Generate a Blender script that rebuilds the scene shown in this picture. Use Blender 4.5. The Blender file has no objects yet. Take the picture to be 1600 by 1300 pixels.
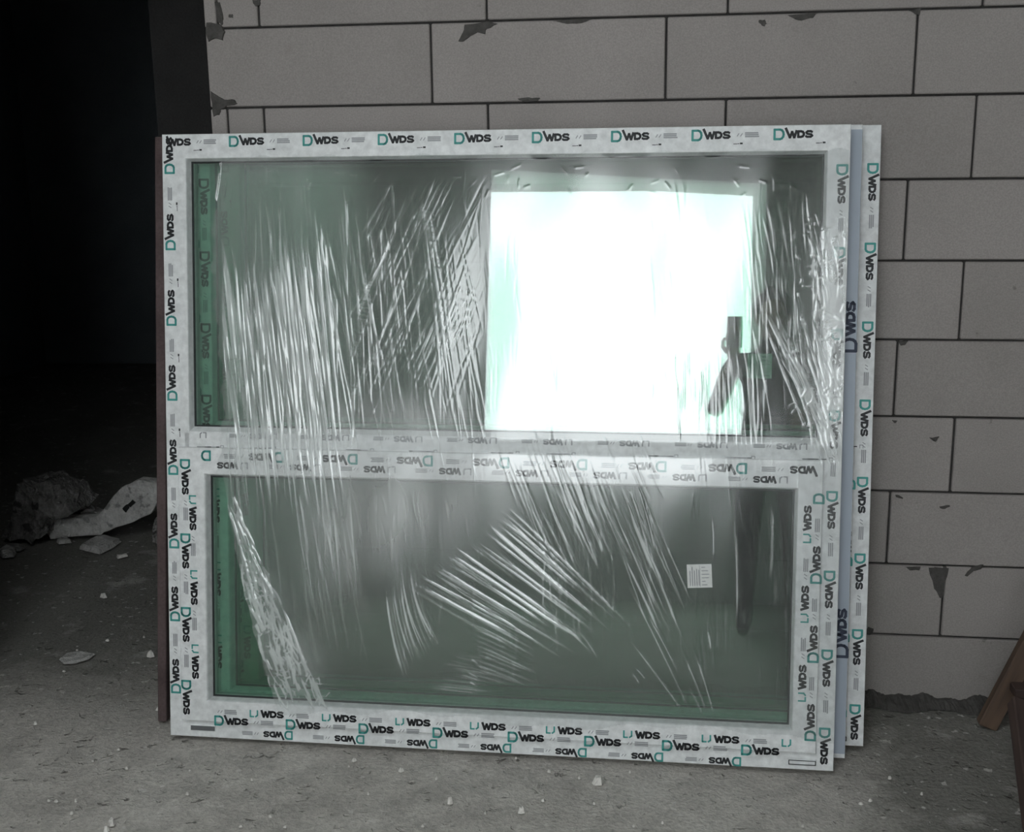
import bpy, bmesh, math, random
import numpy as np
from mathutils import Vector, Matrix

random.seed(7)
rng = np.random.default_rng(11)
S = bpy.context.scene
C = S.collection

# ---------------------------------------------------------------- camera
CAM = np.array([0.6393, -3.1173, 1.4764])
YAW, PITCH, ROLL, FPX = 0.13972, -0.22038, -0.01267, 1848.0

def cam_axes():
    cy, sy, cp, sp = math.cos(YAW), math.sin(YAW), math.cos(PITCH), math.sin(PITCH)
    f = np.array([-sy * cp, cy * cp, sp]); r = np.array([cy, sy, 0.0]); u = np.cross(r, f)
    cr, sr = math.cos(ROLL), math.sin(ROLL)
    return cr * r + sr * u, -sr * r + cr * u, f
AX_R, AX_U, AX_F = cam_axes()
cd = bpy.data.cameras.new('camera'); cam = bpy.data.objects.new('camera', cd); C.objects.link(cam)
cam.matrix_world = Matrix(((AX_R[0], AX_U[0], -AX_F[0], CAM[0]), (AX_R[1], AX_U[1], -AX_F[1], CAM[1]),
                           (AX_R[2], AX_U[2], -AX_F[2], CAM[2]), (0, 0, 0, 1)))
cd.sensor_fit = 'HORIZONTAL'; cd.sensor_width = 36.0; cd.lens = 36.0 * FPX / 1600.0; cd.clip_start = 0.02
S.camera = cam

# ---------------------------------------------------------------- sky and light
SKY = 7.0
w = bpy.data.worlds.new('overcast_sky'); S.world = w; w.use_nodes = True
bg = w.node_tree.nodes['Background']
bg.inputs['Color'].default_value = (0.93, 0.985, 1.0, 1); bg.inputs['Strength'].default_value = SKY

# the opening behind the photographer that lets the daylight in
OPEN_Y0, OPEN_A = -5.2, math.radians(-12.5)            # its left edge and the wall's turn
OPEN_X0, OPEN_W, OPEN_Z0, OPEN_Z1, OPEN_T = -0.57, 1.92, 0.80, 2.88, 0.33
ca, sa = math.cos(OPEN_A), math.sin(OPEN_A)
HX0, HX1, HY0, HY1 = -0.95, 0.65, -3.7, -2.4            # unseen hole added in the ceiling to brighten the floor
def portal(w_, h_, loc, rz, rx=math.radians(90)):
    pl = bpy.data.lights.new('opening_portal', 'AREA'); pl.shape = 'RECTANGLE'; pl.size = w_; pl.size_y = h_; pl.cycles.is_portal = True
    po = bpy.data.objects.new('opening_portal', pl); C.objects.link(po); po.location = loc; po.rotation_euler = (rx, 0, rz)
portal(OPEN_W, OPEN_Z1 - OPEN_Z0, (OPEN_X0 + ca * OPEN_W / 2 + sa * OPEN_T, OPEN_Y0 + sa * OPEN_W / 2 - ca * OPEN_T, (OPEN_Z0 + OPEN_Z1) / 2), OPEN_A + math.pi)
portal(HX1 - HX0, HY1 - HY0, ((HX0 + HX1) / 2, (HY0 + HY1) / 2, 3.25), 0, 0)
S.view_settings.view_transform = 'Standard'; S.view_settings.look = 'None'
S.view_settings.exposure = 0.0; S.view_settings.gamma = 1.0; S.view_settings.use_curve_mapping = False
S.cycles.transparent_max_bounces = 24
S.cycles.max_bounces = 10; S.cycles.diffuse_bounces = 5; S.cycles.glossy_bounces = 5

# ---------------------------------------------------------------- helpers
def ray(x, y): return AX_F + AX_R * (x - 800) / FPX + AX_U * (650 - y) / FPX
def on_plane(x, y, o, n):
    d = ray(x, y); t = np.dot(np.asarray(o) - CAM, n) / np.dot(d, n); return CAM + d * t
FLOOR = -0.009
def on_floor(x, y, z=FLOOR): return on_plane(x, y, (0, 0, z), np.array([0, 0, 1.0]))
def on_y(x, y, Y): return on_plane(x, y, (0, Y, 0), np.array([0, 1.0, 0]))

def link(name, me, mats=None, parent=None):
    o = bpy.data.objects.new(name, me); C.objects.link(o)
    if mats is not None and not me.materials:
        for m in (mats if isinstance(mats, (list, tuple)) else [mats]): me.materials.append(m)
    if parent: o.parent = parent
    return o
def mesh(name, verts, faces, mat_idx=None, smooth=False):
    me = bpy.data.meshes.new(name); me.from_pydata([tuple(v) for v in verts], [], [tuple(f) for f in faces])
    if mat_idx is not None: me.polygons.foreach_set('material_index', mat_idx)
    if smooth: me.polygons.foreach_set('use_smooth', [True] * len(me.polygons))
    me.update(); return me
def tag(o, label=None, cat=None, group=None, kind=None):
    if label: o['label'] = label
    if cat: o['category'] = cat
    if group: o['group'] = group
    if kind: o['kind'] = kind
    return o
def box_bm(bm, x0, x1, y0, y1, z0, z1):
    v = [bm.verts.new(p) for p in ((x0, y0, z0), (x1, y0, z0), (x1, y1, z0), (x0, y1, z0), (x0, y0, z1), (x1, y0, z1), (x1, y1, z1), (x0, y1, z1))]
    for f in ((0, 3, 2, 1), (4, 5, 6, 7), (0, 1, 5, 4), (1, 2, 6, 5), (2, 3, 7, 6), (3, 0, 4, 7)): bm.faces.new([v[i] for i in f])
def bm_mesh(bm, name, bevel=0, seg=1, smooth=False):
    if bevel: bmesh.ops.bevel(bm, geom=list(bm.edges), offset=bevel, segments=seg, affect='EDGES', profile=0.5)
    bmesh.ops.recalc_face_normals(bm, faces=list(bm.faces))
    me = bpy.data.meshes.new(name); bm.to_mesh(me); bm.free()
    if smooth: me.polygons.foreach_set('use_smooth', [True] * len(me.polygons))
    return me
def box_mesh(name, x0, x1, y0, y1, z0, z1, bevel=0):
    bm = bmesh.new(); box_bm(bm, x0, x1, y0, y1, z0, z1); return bm_mesh(bm, name, bevel)

# ---------------------------------------------------------------- materials
def nt(name):
    m = bpy.data.materials.new(name); m.use_nodes = True
    t = m.node_tree; t.nodes.clear(); out = t.nodes.new('ShaderNodeOutputMaterial'); return m, t, out
def N(t, typ, **kw):
    n = t.nodes.new(typ)
    for k, v in kw.items():
        if k in n.inputs: n.inputs[k].default_value = v
        else: setattr(n, k, v)
    return n
def plain(name, col, rough=0.6, spec=0.4, metallic=0.0):
    m, t, out = nt(name); b = N(t, 'ShaderNodeBsdfPrincipled')
    b.inputs['Base Color'].default_value = (*col, 1); b.inputs['Roughness'].default_value = rough
    b.inputs['Specular IOR Level'].default_value = spec; b.inputs['Metallic'].default_value = metallic
    t.links.new(b.outputs[0], out.inputs[0]); return m
def stony(name, stops, scale=6, detail=8, fine=140, bump=0.3, dist=0.004, rough=0.9, speck=None, rand=0.0, spec=0.2):
    """mottled mineral surface: large blotches, fine grain, optional pale or dark specks"""
    m, t, out = nt(name); b = N(t, 'ShaderNodeBsdfPrincipled'); b.inputs['Roughness'].default_value = rough
    b.inputs['Specular IOR Level'].default_value = spec
    tc = N(t, 'ShaderNodeTexCoord'); geo = N(t, 'ShaderNodeNewGeometry')
    n1 = N(t, 'ShaderNodeTexNoise', Scale=scale, Detail=detail, Roughness=0.6)
    n2 = N(t, 'ShaderNodeTexNoise', Scale=fine, Detail=4, Roughness=0.6)
    t.links.new(geo.outputs['Position'], n1.inputs['Vector']); t.links.new(geo.outputs['Position'], n2.inputs['Vector'])
    r = N(t, 'ShaderNodeValToRGB'); e = r.color_ramp.elements
    e[0].position, e[0].color = stops[0][0], (*stops[0][1], 1); e[1].position, e[1].color = stops[-1][0], (*stops[-1][1], 1)
    for p_, c_ in stops[1:-1]:
        q = e.new(p_); q.color = (*c_, 1)
    t.links.new(n1.outputs['Fac'], r.inputs['Fac'])
    mr = N(t, 'ShaderNodeMapRange'); mr.inputs['From Min'].default_value = 0.3; mr.inputs['From Max'].default_value = 0.7
    mr.inputs['To Min'].default_value = 0.86; mr.inputs['To Max'].default_value = 1.14
    t.links.new(n2.outputs['Fac'], mr.inputs['Value'])
    mul = N(t, 'ShaderNodeMix', data_type='RGBA', blend_type='MULTIPLY'); mul.inputs[0].default_value = 1.0
    t.links.new(r.outputs['Color'], mul.inputs[6]); t.links.new(mr.outputs['Result'], mul.inputs[7])
    colo = mul.outputs[2]
    if rand:
        oi = N(t, 'ShaderNodeObjectInfo'); m2 = N(t, 'ShaderNodeMapRange')
        m2.inputs['To Min'].default_value = 1 - rand; m2.inputs['To Max'].default_value = 1 + rand
        t.links.new(oi.outputs['Random'], m2.inputs['Value'])
        x = N(t, 'ShaderNodeMix', data_type='RGBA', blend_type='MULTIPLY'); x.inputs[0].default_value = 1.0
        t.links.new(colo, x.inputs[6]); t.links.new(m2.outputs['Result'], x.inputs[7]); colo = x.outputs[2]
    if speck:
        for (sc_, thr, wid, col_, amt) in speck:
            n3 = N(t, 'ShaderNodeTexNoise', Scale=sc_, Detail=3, Roughness=0.55)
            t.links.new(geo.outputs['Position'], n3.inputs['Vector'])
            m3 = N(t, 'ShaderNodeMapRange'); m3.inputs['From Min'].default_value = thr; m3.inputs['From Max'].default_value = thr + wid
            m3.inputs['To Max'].default_value = amt
            t.links.new(n3.outputs['Fac'], m3.inputs['Value'])
            x = N(t, 'ShaderNodeMix', data_type='RGBA'); t.links.new(m3.outputs['Result'], x.inputs[0])
            t.links.new(colo, x.inputs[6]); x.inputs[7].default_value = (*col_, 1); colo = x.outputs[2]
    t.links.new(colo, b.inputs['Base Color'])
    ad = N(t, 'ShaderNodeMath', operation='ADD'); t.links.new(n1.outputs['Fac'], ad.inputs[0])
    ml = N(t, 'ShaderNodeMath', operation='MULTIPLY'); ml.inputs[1].default_value = 0.5
    t.links.new(n2.outputs['Fac'], ml.inputs[0]); t.links.new(ml.outputs[0], ad.inputs[1])
    bp = N(t, 'ShaderNodeBump'); bp.inputs['Strength'].default_value = bump; bp.inputs['Distance'].default_value = dist
    t.links.new(ad.outputs[0], bp.inputs['Height']); t.links.new(bp.outputs[0], b.inputs['Normal'])
    t.links.new(b.outputs[0], out.inputs[0]); return m

M = {}
M['block'] = stony('aerated_concrete', [(0.3, (0.292, 0.268, 0.258)), (0.7, (0.342, 0.315, 0.304))], scale=3, fine=260, bump=0.35, dist=0.0015,
                   rand=0.05, speck=[(26, 0.70, 0.05, (0.10, 0.095, 0.09), 0.5), (9, 0.66, 0.1, (0.20, 0.17, 0.16), 0.35)])
M['mortar'] = stony('grey_mortar', [(0.3, (0.06, 0.057, 0.054)), (0.7, (0.10, 0.095, 0.09))], scale=30, bump=0.6, dist=0.004)
M['mortar_joint'] = stony('dark_joint_mortar', [(0.3, (0.035, 0.033, 0.032)), (0.7, (0.06, 0.057, 0.055))], scale=30, bump=0.6, dist=0.004)
def floor_mat():
    """pale cement dust lying over a darker greenish screed, doorway shade painted in; scuffs, specks, pits"""
    m, t, out = nt('dusty_screed'); b = N(t, 'ShaderNodeBsdfPrincipled'); b.inputs['Roughness'].default_value = 0.92; b.inputs['Specular IOR Level'].default_value = 0.15
    geo = N(t, 'ShaderNodeNewGeometry'); P = geo.outputs['Position']
    def noise(sc, det=6, rough=0.6, dis=0.0):
        n = N(t, 'ShaderNodeTexNoise', Scale=sc, Detail=det, Roughness=rough, Distortion=dis); t.links.new(P, n.inputs['Vector']); return n.outputs['Fac']
    def rng_(v, a, b_, c=0.0, d=1.0):
        q = N(t, 'ShaderNodeMapRange'); q.inputs['From Min'].default_value = a; q.inputs['From Max'].default_value = b_; q.inputs['To Min'].default_value = c; q.inputs['To Max'].default_value = d
        t.links.new(v, q.inputs['Value']); return q.outputs[0]
    def mixc(f, a, b_, mode='MIX'):
        x = N(t, 'ShaderNodeMix', data_type='RGBA', blend_type=mode)
        if isinstance(f, float): x.inputs[0].default_value = f
        else: t.links.new(f, x.inputs[0])
        for i, v in ((6, a), (7, b_)):
            if isinstance(v, tuple): x.inputs[i].default_value = (*v, 1)
            else: t.links.new(v, x.inputs[i])
        return x.outputs[2]
    def math_(op, a, b_):
        q = N(t, 'ShaderNodeMath', operation=op)
        for i, v in ((0, a), (1, b_)):
            if isinstance(v, float): q.inputs[i].default_value = v
            else: t.links.new(v, q.inputs[i])
        return q.outputs[0]
    big, mid_, fine = noise(2.2, 9), noise(11, 8, 0.65), noise(95, 4)
    sep = N(t, 'ShaderNodeSeparateXYZ'); t.links.new(P, sep.inputs[0])
    # dust ends raggedly towards the right; ey darkens the doorway floor as painted shade
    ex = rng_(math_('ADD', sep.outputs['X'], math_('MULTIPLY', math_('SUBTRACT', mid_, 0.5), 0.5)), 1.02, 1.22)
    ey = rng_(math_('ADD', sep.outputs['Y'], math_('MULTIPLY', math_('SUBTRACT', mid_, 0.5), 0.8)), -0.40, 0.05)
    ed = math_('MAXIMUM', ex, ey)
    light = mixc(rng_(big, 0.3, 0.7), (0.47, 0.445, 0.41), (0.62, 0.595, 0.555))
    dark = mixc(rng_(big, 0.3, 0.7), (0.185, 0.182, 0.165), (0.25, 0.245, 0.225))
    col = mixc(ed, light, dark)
    col = mixc(rng_(mid_, 0.32, 0.60, 0.55, 1.0), (0.20, 0.19, 0.175), col)
    col = mixc(1.0, col, rng_(fine, 0.25, 0.75, 0.78, 1.2), 'MULTIPLY')
    col = mixc(rng_(noise(6.5, 5), 0.60, 0.70, 0, 0.55), col, (0.52, 0.50, 0.47))
    col = mixc(rng_(noise(42, 3, 0.5), 0.66, 0.70, 0, 0.75), col, (0.62, 0.60, 0.57))
    col = mixc(rng_(noise(38, 3, 0.5, 0.4), 0.70, 0.75, 0, 0.7), col, (0.08, 0.075, 0.07))
    t.links.new(col, b.inputs['Base Color'])
    h = math_('ADD', math_('MULTIPLY', mid_, 1.0), math_('MULTIPLY', fine, 0.45)); h = math_('SUBTRACT', h, math_('MULTIPLY', rng_(noise(38, 3, 0.5, 0.4), 0.64, 0.72), 0.6))
    bp = N(t, 'ShaderNodeBump'); bp.inputs['Strength'].default_value = 0.9; bp.inputs['Distance'].default_value = 0.012
    t.links.new(h, bp.inputs['Height']); t.links.new(bp.outputs[0], b.inputs['Normal']); t.links.new(b.outputs[0], out.inputs[0]); return m
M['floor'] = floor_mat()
M['plaster'] = stony('bare_plaster', [(0.3, (0.54, 0.535, 0.52)), (0.7, (0.64, 0.63, 0.615))], scale=2, bump=0.3)
M['slab'] = stony('raw_slab_concrete', [(0.3, (0.22, 0.215, 0.21)), (0.7, (0.30, 0.29, 0.28))], scale=2, bump=0.4)
M['dark_plaster'] = stony('shaded_plaster', [(0.3, (0.20, 0.225, 0.24)), (0.7, (0.25, 0.28, 0.30))], scale=2, bump=0.3)  # darkened to paint in the shade of the unlit room
M['dark_post'] = stony('shaded_concrete', [(0.3, (0.042, 0.041, 0.041)), (0.7, (0.058, 0.056, 0.056))], scale=5, bump=0.4)  # the pier's shade is put into this dark colour
M['rubble'] = stony('rubble_plaster', [(0.3, (0.42, 0.41, 0.40)), (0.7, (0.66, 0.65, 0.63))], scale=14, fine=70, bump=1.0, dist=0.03, speck=[(22, 0.60, 0.08, (0.12, 0.118, 0.115), 0.6)])
M['rubble_dark'] = stony('dark_rubble', [(0.3, (0.12, 0.118, 0.115)), (0.7, (0.34, 0.33, 0.32))], scale=16, fine=60, bump=1.0, dist=0.05, speck=[(18, 0.58, 0.06, (0.03, 0.03, 0.03), 0.8), (25, 0.62, 0.06, (0.5, 0.49, 0.48), 0.6)])
M['hole'] = plain('hole_shade', (0.012, 0.012, 0.012), 0.9)
M['chip'] = stony('pale_chip', [(0.3, (0.55, 0.53, 0.50)), (0.7, (0.75, 0.73, 0.69))], scale=20, bump=0.5)
M['pvc'] = stony('white_pvc', [(0.3, (0.68, 0.70, 0.705)), (0.7, (0.74, 0.755, 0.76))], scale=7, fine=50, bump=0.08, dist=0.001, rough=0.42, spec=0.45,
                 speck=[(24, 0.62, 0.1, (0.66, 0.67, 0.68), 0.5)])
M['gasket'] = plain('black_rubber', (0.025, 0.03, 0.03), 0.6)
M['slot'] = plain('dark_grey_slot', (0.12, 0.125, 0.13), 0.6)
M['ink'] = plain('black_ink', (0.02, 0.022, 0.025), 0.5)
M['teal'] = plain('teal_ink', (0.06, 0.33, 0.30), 0.5)
M['grey_ink'] = plain('grey_ink', (0.30, 0.31, 0.325), 0.5)
M['tape'] = plain('blue_grey_tape', (0.37, 0.42, 0.49), 0.35)
M['navy'] = plain('navy_ink', (0.035, 0.045, 0.08), 0.5)
M['paper'] = plain('white_paper', (0.78, 0.78, 0.76), 0.7)
M['brown'] = stony('brown_wood', [(0.3, (0.07, 0.05, 0.05)), (0.7, (0.115, 0.085, 0.085))], scale=8, bump=0.3)
M['cloth_dark'] = stony('dark_cloth', [(0.3, (0.018, 0.02, 0.024)), (0.7, (0.03, 0.032, 0.036))], scale=30, bump=0.3)
M['skin'] = plain('skin', (0.5, 0.33, 0.25), 0.55)
M['hair'] = plain('dark_hair', (0.02, 0.016, 0.013), 0.5)
M['phone'] = plain('black_phone', (0.012, 0.012, 0.014), 0.25)

def wood(name, c0, c1):
    m, t, out = nt(name); b = N(t, 'ShaderNodeBsdfPrincipled'); b.inputs['Roughness'].default_value = 0.75
    tc = N(t, 'ShaderNodeTexCoord'); mp = N(t, 'ShaderNodeMapping'); mp.inputs['Scale'].default_value = (30, 30, 3)
    n = N(t, 'ShaderNodeTexNoise', Scale=1.2, Detail=6, Distortion=0.6)
    t.links.new(tc.outputs['Object'], mp.inputs[0]); t.links.new(mp.outputs[0], n.inputs['Vector'])
    r = N(t, 'ShaderNodeValToRGB'); r.color_ramp.elements[0].color = (*c0, 1); r.color_ramp.elements[1].color = (*c1, 1)
    r.color_ramp.elements[0].position = 0.3; r.color_ramp.elements[1].position = 0.7
    t.links.new(n.outputs['Fac'], r.inputs[0]); t.links.new(r.outputs[0], b.inputs['Base Color'])
    bp = N(t, 'ShaderNodeBump'); bp.inputs['Strength'].default_value = 0.4; bp.inputs['Distance'].default_value = 0.003
    t.links.new(n.outputs['Fac'], bp.inputs['Height']); t.links.new(bp.outputs[0], b.inputs['Normal'])
    t.links.new(b.outputs[0], out.inputs[0]); return m
M['timber'] = wood('stained_timber', (0.065, 0.042, 0.032), (0.15, 0.095, 0.062))
M['timber_red'] = wood('red_brown_timber', (0.045, 0.029, 0.026), (0.095, 0.06, 0.05))

def glass_mat():
    m, t, out = nt('green_tinted_glazing')
    tr = N(t, 'ShaderNodeBsdfTransparent'); tr.inputs['Color'].default_value = (0.61, 0.775, 0.695, 1)
    gl = N(t, 'ShaderNodeBsdfGlossy'); gl.inputs['Color'].default_value = (0.91, 1.0, 0.98, 1); gl.inputs['Roughness'].default_value = 0.012
    lw = N(t, 'ShaderNodeLayerWeight'); lw.inputs['Blend'].default_value = 0.25
    mr = N(t, 'ShaderNodeMapRange'); mr.inputs['To Min'].default_value = 0.105; mr.inputs['To Max'].default_value = 0.9
    pw = N(t, 'ShaderNodeMath', operation='POWER'); pw.inputs[1].default_value = 3.0
    t.links.new(lw.outputs['Facing'], pw.inputs[0]); t.links.new(pw.outputs[0], mr.inputs['Value'])
    mx = N(t, 'ShaderNodeMixShader'); t.links.new(mr.outputs[0], mx.inputs[0]); t.links.new(tr.outputs[0], mx.inputs[1]); t.links.new(gl.outputs[0], mx.inputs[2])
    t.links.new(mx.outputs[0], out.inputs[0]); return m
M['glass'] = glass_mat()

def film_mat():
    """thin clear stretch wrap: mostly see-through, a milky haze and a glossy skin; creases are in the mesh"""
    m, t, out = nt('clear_stretch_wrap')
    tr = N(t, 'ShaderNodeBsdfTransparent'); tr.inputs['Color'].default_value = (0.97, 0.98, 0.98, 1)
    gl = N(t, 'ShaderNodeBsdfGlossy'); gl.inputs['Roughness'].default_value = 0.16
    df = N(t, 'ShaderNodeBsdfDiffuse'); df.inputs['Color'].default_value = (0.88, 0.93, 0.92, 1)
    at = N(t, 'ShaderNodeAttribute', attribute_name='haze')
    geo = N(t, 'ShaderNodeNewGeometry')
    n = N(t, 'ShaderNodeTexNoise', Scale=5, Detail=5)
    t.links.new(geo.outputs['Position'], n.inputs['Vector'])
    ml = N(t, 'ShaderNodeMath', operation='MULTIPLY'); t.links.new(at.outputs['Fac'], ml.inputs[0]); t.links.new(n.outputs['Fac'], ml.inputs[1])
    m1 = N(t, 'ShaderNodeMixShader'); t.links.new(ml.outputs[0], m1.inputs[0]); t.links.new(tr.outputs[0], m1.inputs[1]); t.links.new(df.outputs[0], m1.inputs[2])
    m2 = N(t, 'ShaderNodeMixShader'); m2.inputs[0].default_value = 0.105
    t.links.new(m1.outputs[0], m2.inputs[1]); t.links.new(gl.outputs[0], m2.inputs[2])
    c2 = N(t, 'ShaderNodeAttribute', attribute_name='crepe'); g3 = N(t, 'ShaderNodeBsdfGlossy'); g3.inputs['Roughness'].default_value = 0.44
    w3 = N(t, 'ShaderNodeMath', operation='MULTIPLY'); w3.inputs[1].default_value = 0.36; t.links.new(c2.outputs['Fac'], w3.inputs[0])
    m3 = N(t, 'ShaderNodeMixShader'); t.links.new(w3.outputs[0], m3.inputs[0]); t.links.new(m2.outputs[0], m3.inputs[1]); t.links.new(g3.outputs[0], m3.inputs[2])
    t.links.new(m3.outputs[0], out.inputs[0]); return m
M['film'] = film_mat()

# ================================================================ THE PLACE
# ---- floor
def grid_floor(x0, x1, y0, y1, step):
    xs = np.arange(x0, x1 + 1e-6, step); ys = np.arange(y0, y1 + 1e-6, step)
    X, Y = np.meshgrid(xs, ys)
    Z = FLOOR + 0.0 * X
    for k in range(14):
        a = rng.uniform(0, 6.28); f = rng.uniform(2, 9); Z = Z - 0.0006 * (1 + np.sin(f * (X * math.cos(a) + Y * math.sin(a)) + rng.uniform(0, 6.28)))
    v = np.stack([X, Y, Z], -1).reshape(-1, 3); nx, ny = len(xs), len(ys)
    idx = np.arange(nx * ny).reshape(ny, nx)
    f = np.stack([idx[:-1, :-1], idx[:-1, 1:], idx[1:, 1:], idx[1:, :-1]], -1).reshape(-1, 4)
    return mesh('floor', v, f, smooth=True)
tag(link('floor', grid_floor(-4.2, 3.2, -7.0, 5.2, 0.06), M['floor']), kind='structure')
def ceiling_mesh():
    bm = bmesh.new(); xs, ys = (-1.5, HX0, HX1, 3.2), (-6.6, HY0, HY1, 5.2)
    g = [[bm.verts.new((x, y, 3.1)) for x in xs] for y in ys]
    fs = [bm.faces.new((g[j][i], g[j][i + 1], g[j + 1][i + 1], g[j + 1][i])) for j in range(3) for i in range(3) if (i, j) != (1, 1)]  # middle cell left open as the added light hole
    r = bmesh.ops.extrude_face_region(bm, geom=fs)
    for v in r['geom']:
        if isinstance(v, bmesh.types.BMVert): v.co.z = 3.25
    return bm_mesh(bm, 'ceiling')
tag(link('ceiling', ceiling_mesh(), M['slab']), kind='structure')
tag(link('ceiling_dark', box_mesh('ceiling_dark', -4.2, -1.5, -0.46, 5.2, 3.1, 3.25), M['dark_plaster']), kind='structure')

# ---- block wall: mortar core, then every block on its own
COURSE, BL, UA, WX0, WX1 = 0.2024, 0.604, 0.1509, -0.604, 3.0
core = tag(link('wall_back', box_mesh('wall_back', WX0 + 0.008, WX1, 0.010, 0.29, -0.02, 3.1), M['mortar_joint']), kind='structure')
_bcache = {}
def block_mesh(L, h):
    k = (round(L, 3), round(h, 3))
    if k not in _bcache:
        bm = bmesh.new(); box_bm(bm, -L / 2, L / 2, 0, 0.3, 0, h)
        _bcache[k] = bm_mesh(bm, 'block', 0.0025, 1)
    return _bcache[k]
JT = 0.006
def add_block(u0, u1, z0, z1, mat=None):
    L = u1 - u0 - JT; h = z1 - z0 - JT
    if L < 0.015 or h < 0.015: return
    o = link('block', block_mesh(L, h), mat or M['block'], core)
    o.location = ((u0 + u1) / 2, random.uniform(-0.0015, 0.0015), z0 + JT / 2)
for row in range(-6, 10):                                # row r lies between joints r-1 and r
    ztop = 1.80 - COURSE * (row - 1); zbot = max(1.80 - COURSE * row, -0.015); ztop = min(ztop, 3.1)
    fam = 'A' if row % 2 == 0 else 'B'
    js = [UA + BL * n for n in range(-1, 6)] if fam == 'A' else [BL * n for n in range(-1, 6)]
    if fam == 'A': js = [-0.604, -0.556 if row != 0 else -0.563] + js
    if row == 9: js = [-0.604, -0.15, 0.454, 1.06, 1.664, 2.268, 2.872]
    js = [j + (random.uniform(-0.003, 0.003) if j > -0.6 else 0) for j in js if j < WX1 - 0.05] + [WX1]
    for a, b in zip(js[:-1], js[1:]): add_block(a, b, zbot, ztop)

# mortar smears, chips and squeezed-out joint mortar on the face of the wall
def blob(pts_px, Y, thick, name, mat, parent=None, jag=0.0015, sub=3):
    """irregular thin lump: outline on the wall face, thickness towards the room"""
    P = [on_y(x, y, Y) for x, y in pts_px]; Q = []
    n = len(P)
    for i in range(n):
        a, b = P[i], P[(i + 1) % n]
        for k in range(sub):
            q = a + (b - a) * k / sub; Q.append(q + np.array([random.uniform(-jag, jag), 0, random.uniform(-jag, jag)]))
    c = sum(Q) / len(Q); v = []; m_ = len(Q)
    for q in Q: v.append((q[0], Y + 0.004, q[2]))
    for q in Q:
        r = c + (q - c) * 0.9; v.append((r[0], Y - thick * random.uniform(0.6, 1.0), r[2]))
    v.append((c[0], Y - thick, c[2]))
    f = [(i, (i + 1) % m_, m_ + (i + 1) % m_, m_ + i) for i in range(m_)] + [(m_ + i, m_ + (i + 1) % m_, 2 * m_) for i in range(m_)]
    me = mesh(name, v, f, smooth=False)
    bm = bmesh.new(); bm.from_mesh(me); bmesh.ops.recalc_face_normals(bm, faces=list(bm.faces)); bm.to_mesh(me); bm.free()
    return link(name, me, mat, parent)
SMEARS = [[(321, 34), (345, 36), (352, 50), (348, 64), (335, 60), (326, 66), (321, 54)],
          [(328, 142), (338, 148), (350, 156), (368, 155), (372, 162), (355, 166), (345, 172), (343, 180), (333, 183), (330, 168)],
          [(725, 37), (765, 33), (782, 36), (762, 46), (759, 54), (748, 50), (735, 56), (722, 67), (714, 65), (722, 50)],
          [(860, 32), (930, 29), (910, 36), (885, 38)],
          [(806, 154), (826, 152), (846, 153), (842, 158), (818, 160)],
          [(1184, 32), (1196, 30), (1199, 38), (1193, 42), (1188, 38)],
          [(1228, 24), (1280, 20), (1272, 28), (1252, 33), (1238, 29)],
          [(1403, 533), (1419, 532), (1415, 538), (1408, 540), (1404, 536)],
          [(1394, 656), (1402, 657), (1400, 662), (1396, 660)],
          [(1449, 885), (1484, 886), (1478, 906), (1473, 934), (1468, 936), (1459, 920)],
          [(1506, 899), (1522, 884), (1538, 881), (1534, 888), (1518, 892), (1510, 902)],
          [(1398, 772), (1411, 776), (1411, 780), (1400, 777)],
          [(1466, 792), (1484, 788), (1485, 792), (1472, 796)],
          [(1452, 684), (1468, 682), (1462, 690), (1456, 688)],
          [(357, 22), (364, 22), (364, 28), (358, 28)],
          [(1418, 16), (1440, 13), (1437, 24), (1430, 22)],
          [(395, 0), (408, 0), (406, 8), (400, 11), (396, 6)],
          [(1412, 885), (1440, 886), (1436, 891), (1420, 890)],
          [(1356, 978), (1366, 982), (1362, 991), (1352, 992)],
          [(336, 2), (344, 2), (350, 30), (348, 42), (340, 34)]]
for s_ in SMEARS: blob(s_, 0.0, 0.004, 'mortar_smear', M['mortar'], core)

# ragged mortar bed along the foot of the wall
def fillet(x0, x1, n):
    v, f = [], []
    for i in range(n):
        x = x0 + (x1 - x0) * i / (n - 1)
        h = 0.017 + 0.005 * math.sin(x * 17) * math.sin(x * 5.3) + 0.005 * math.sin(x * 43 + 1) + 0.004 * math.sin(x * 91) + 0.004 * random.random(); d = 0.05 + 0.012 * math.sin(x * 31) + 0.010 * random.random()
        for yy, zz in ((0.004, h), (-0.004 - 0.01 * random.random(), h * 0.95), (-d * 0.35, h * 0.62 + random.uniform(-.004, .004)), (-d * 0.7, h * 0.25 + random.uniform(-.003, .003)), (-d, -0.004)):
            v.append((x, yy, FLOOR + zz))
    for i in range(n - 1):
        for k in range(4): a = i * 5 + k; f.append((a, a + 5, a + 6, a + 1))
    me = mesh('mortar_bed', v, f, smooth=False); return me
tag(link('trim_1', fillet(-0.58, 2.9, 700), M['mortar']), kind='structure')

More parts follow.
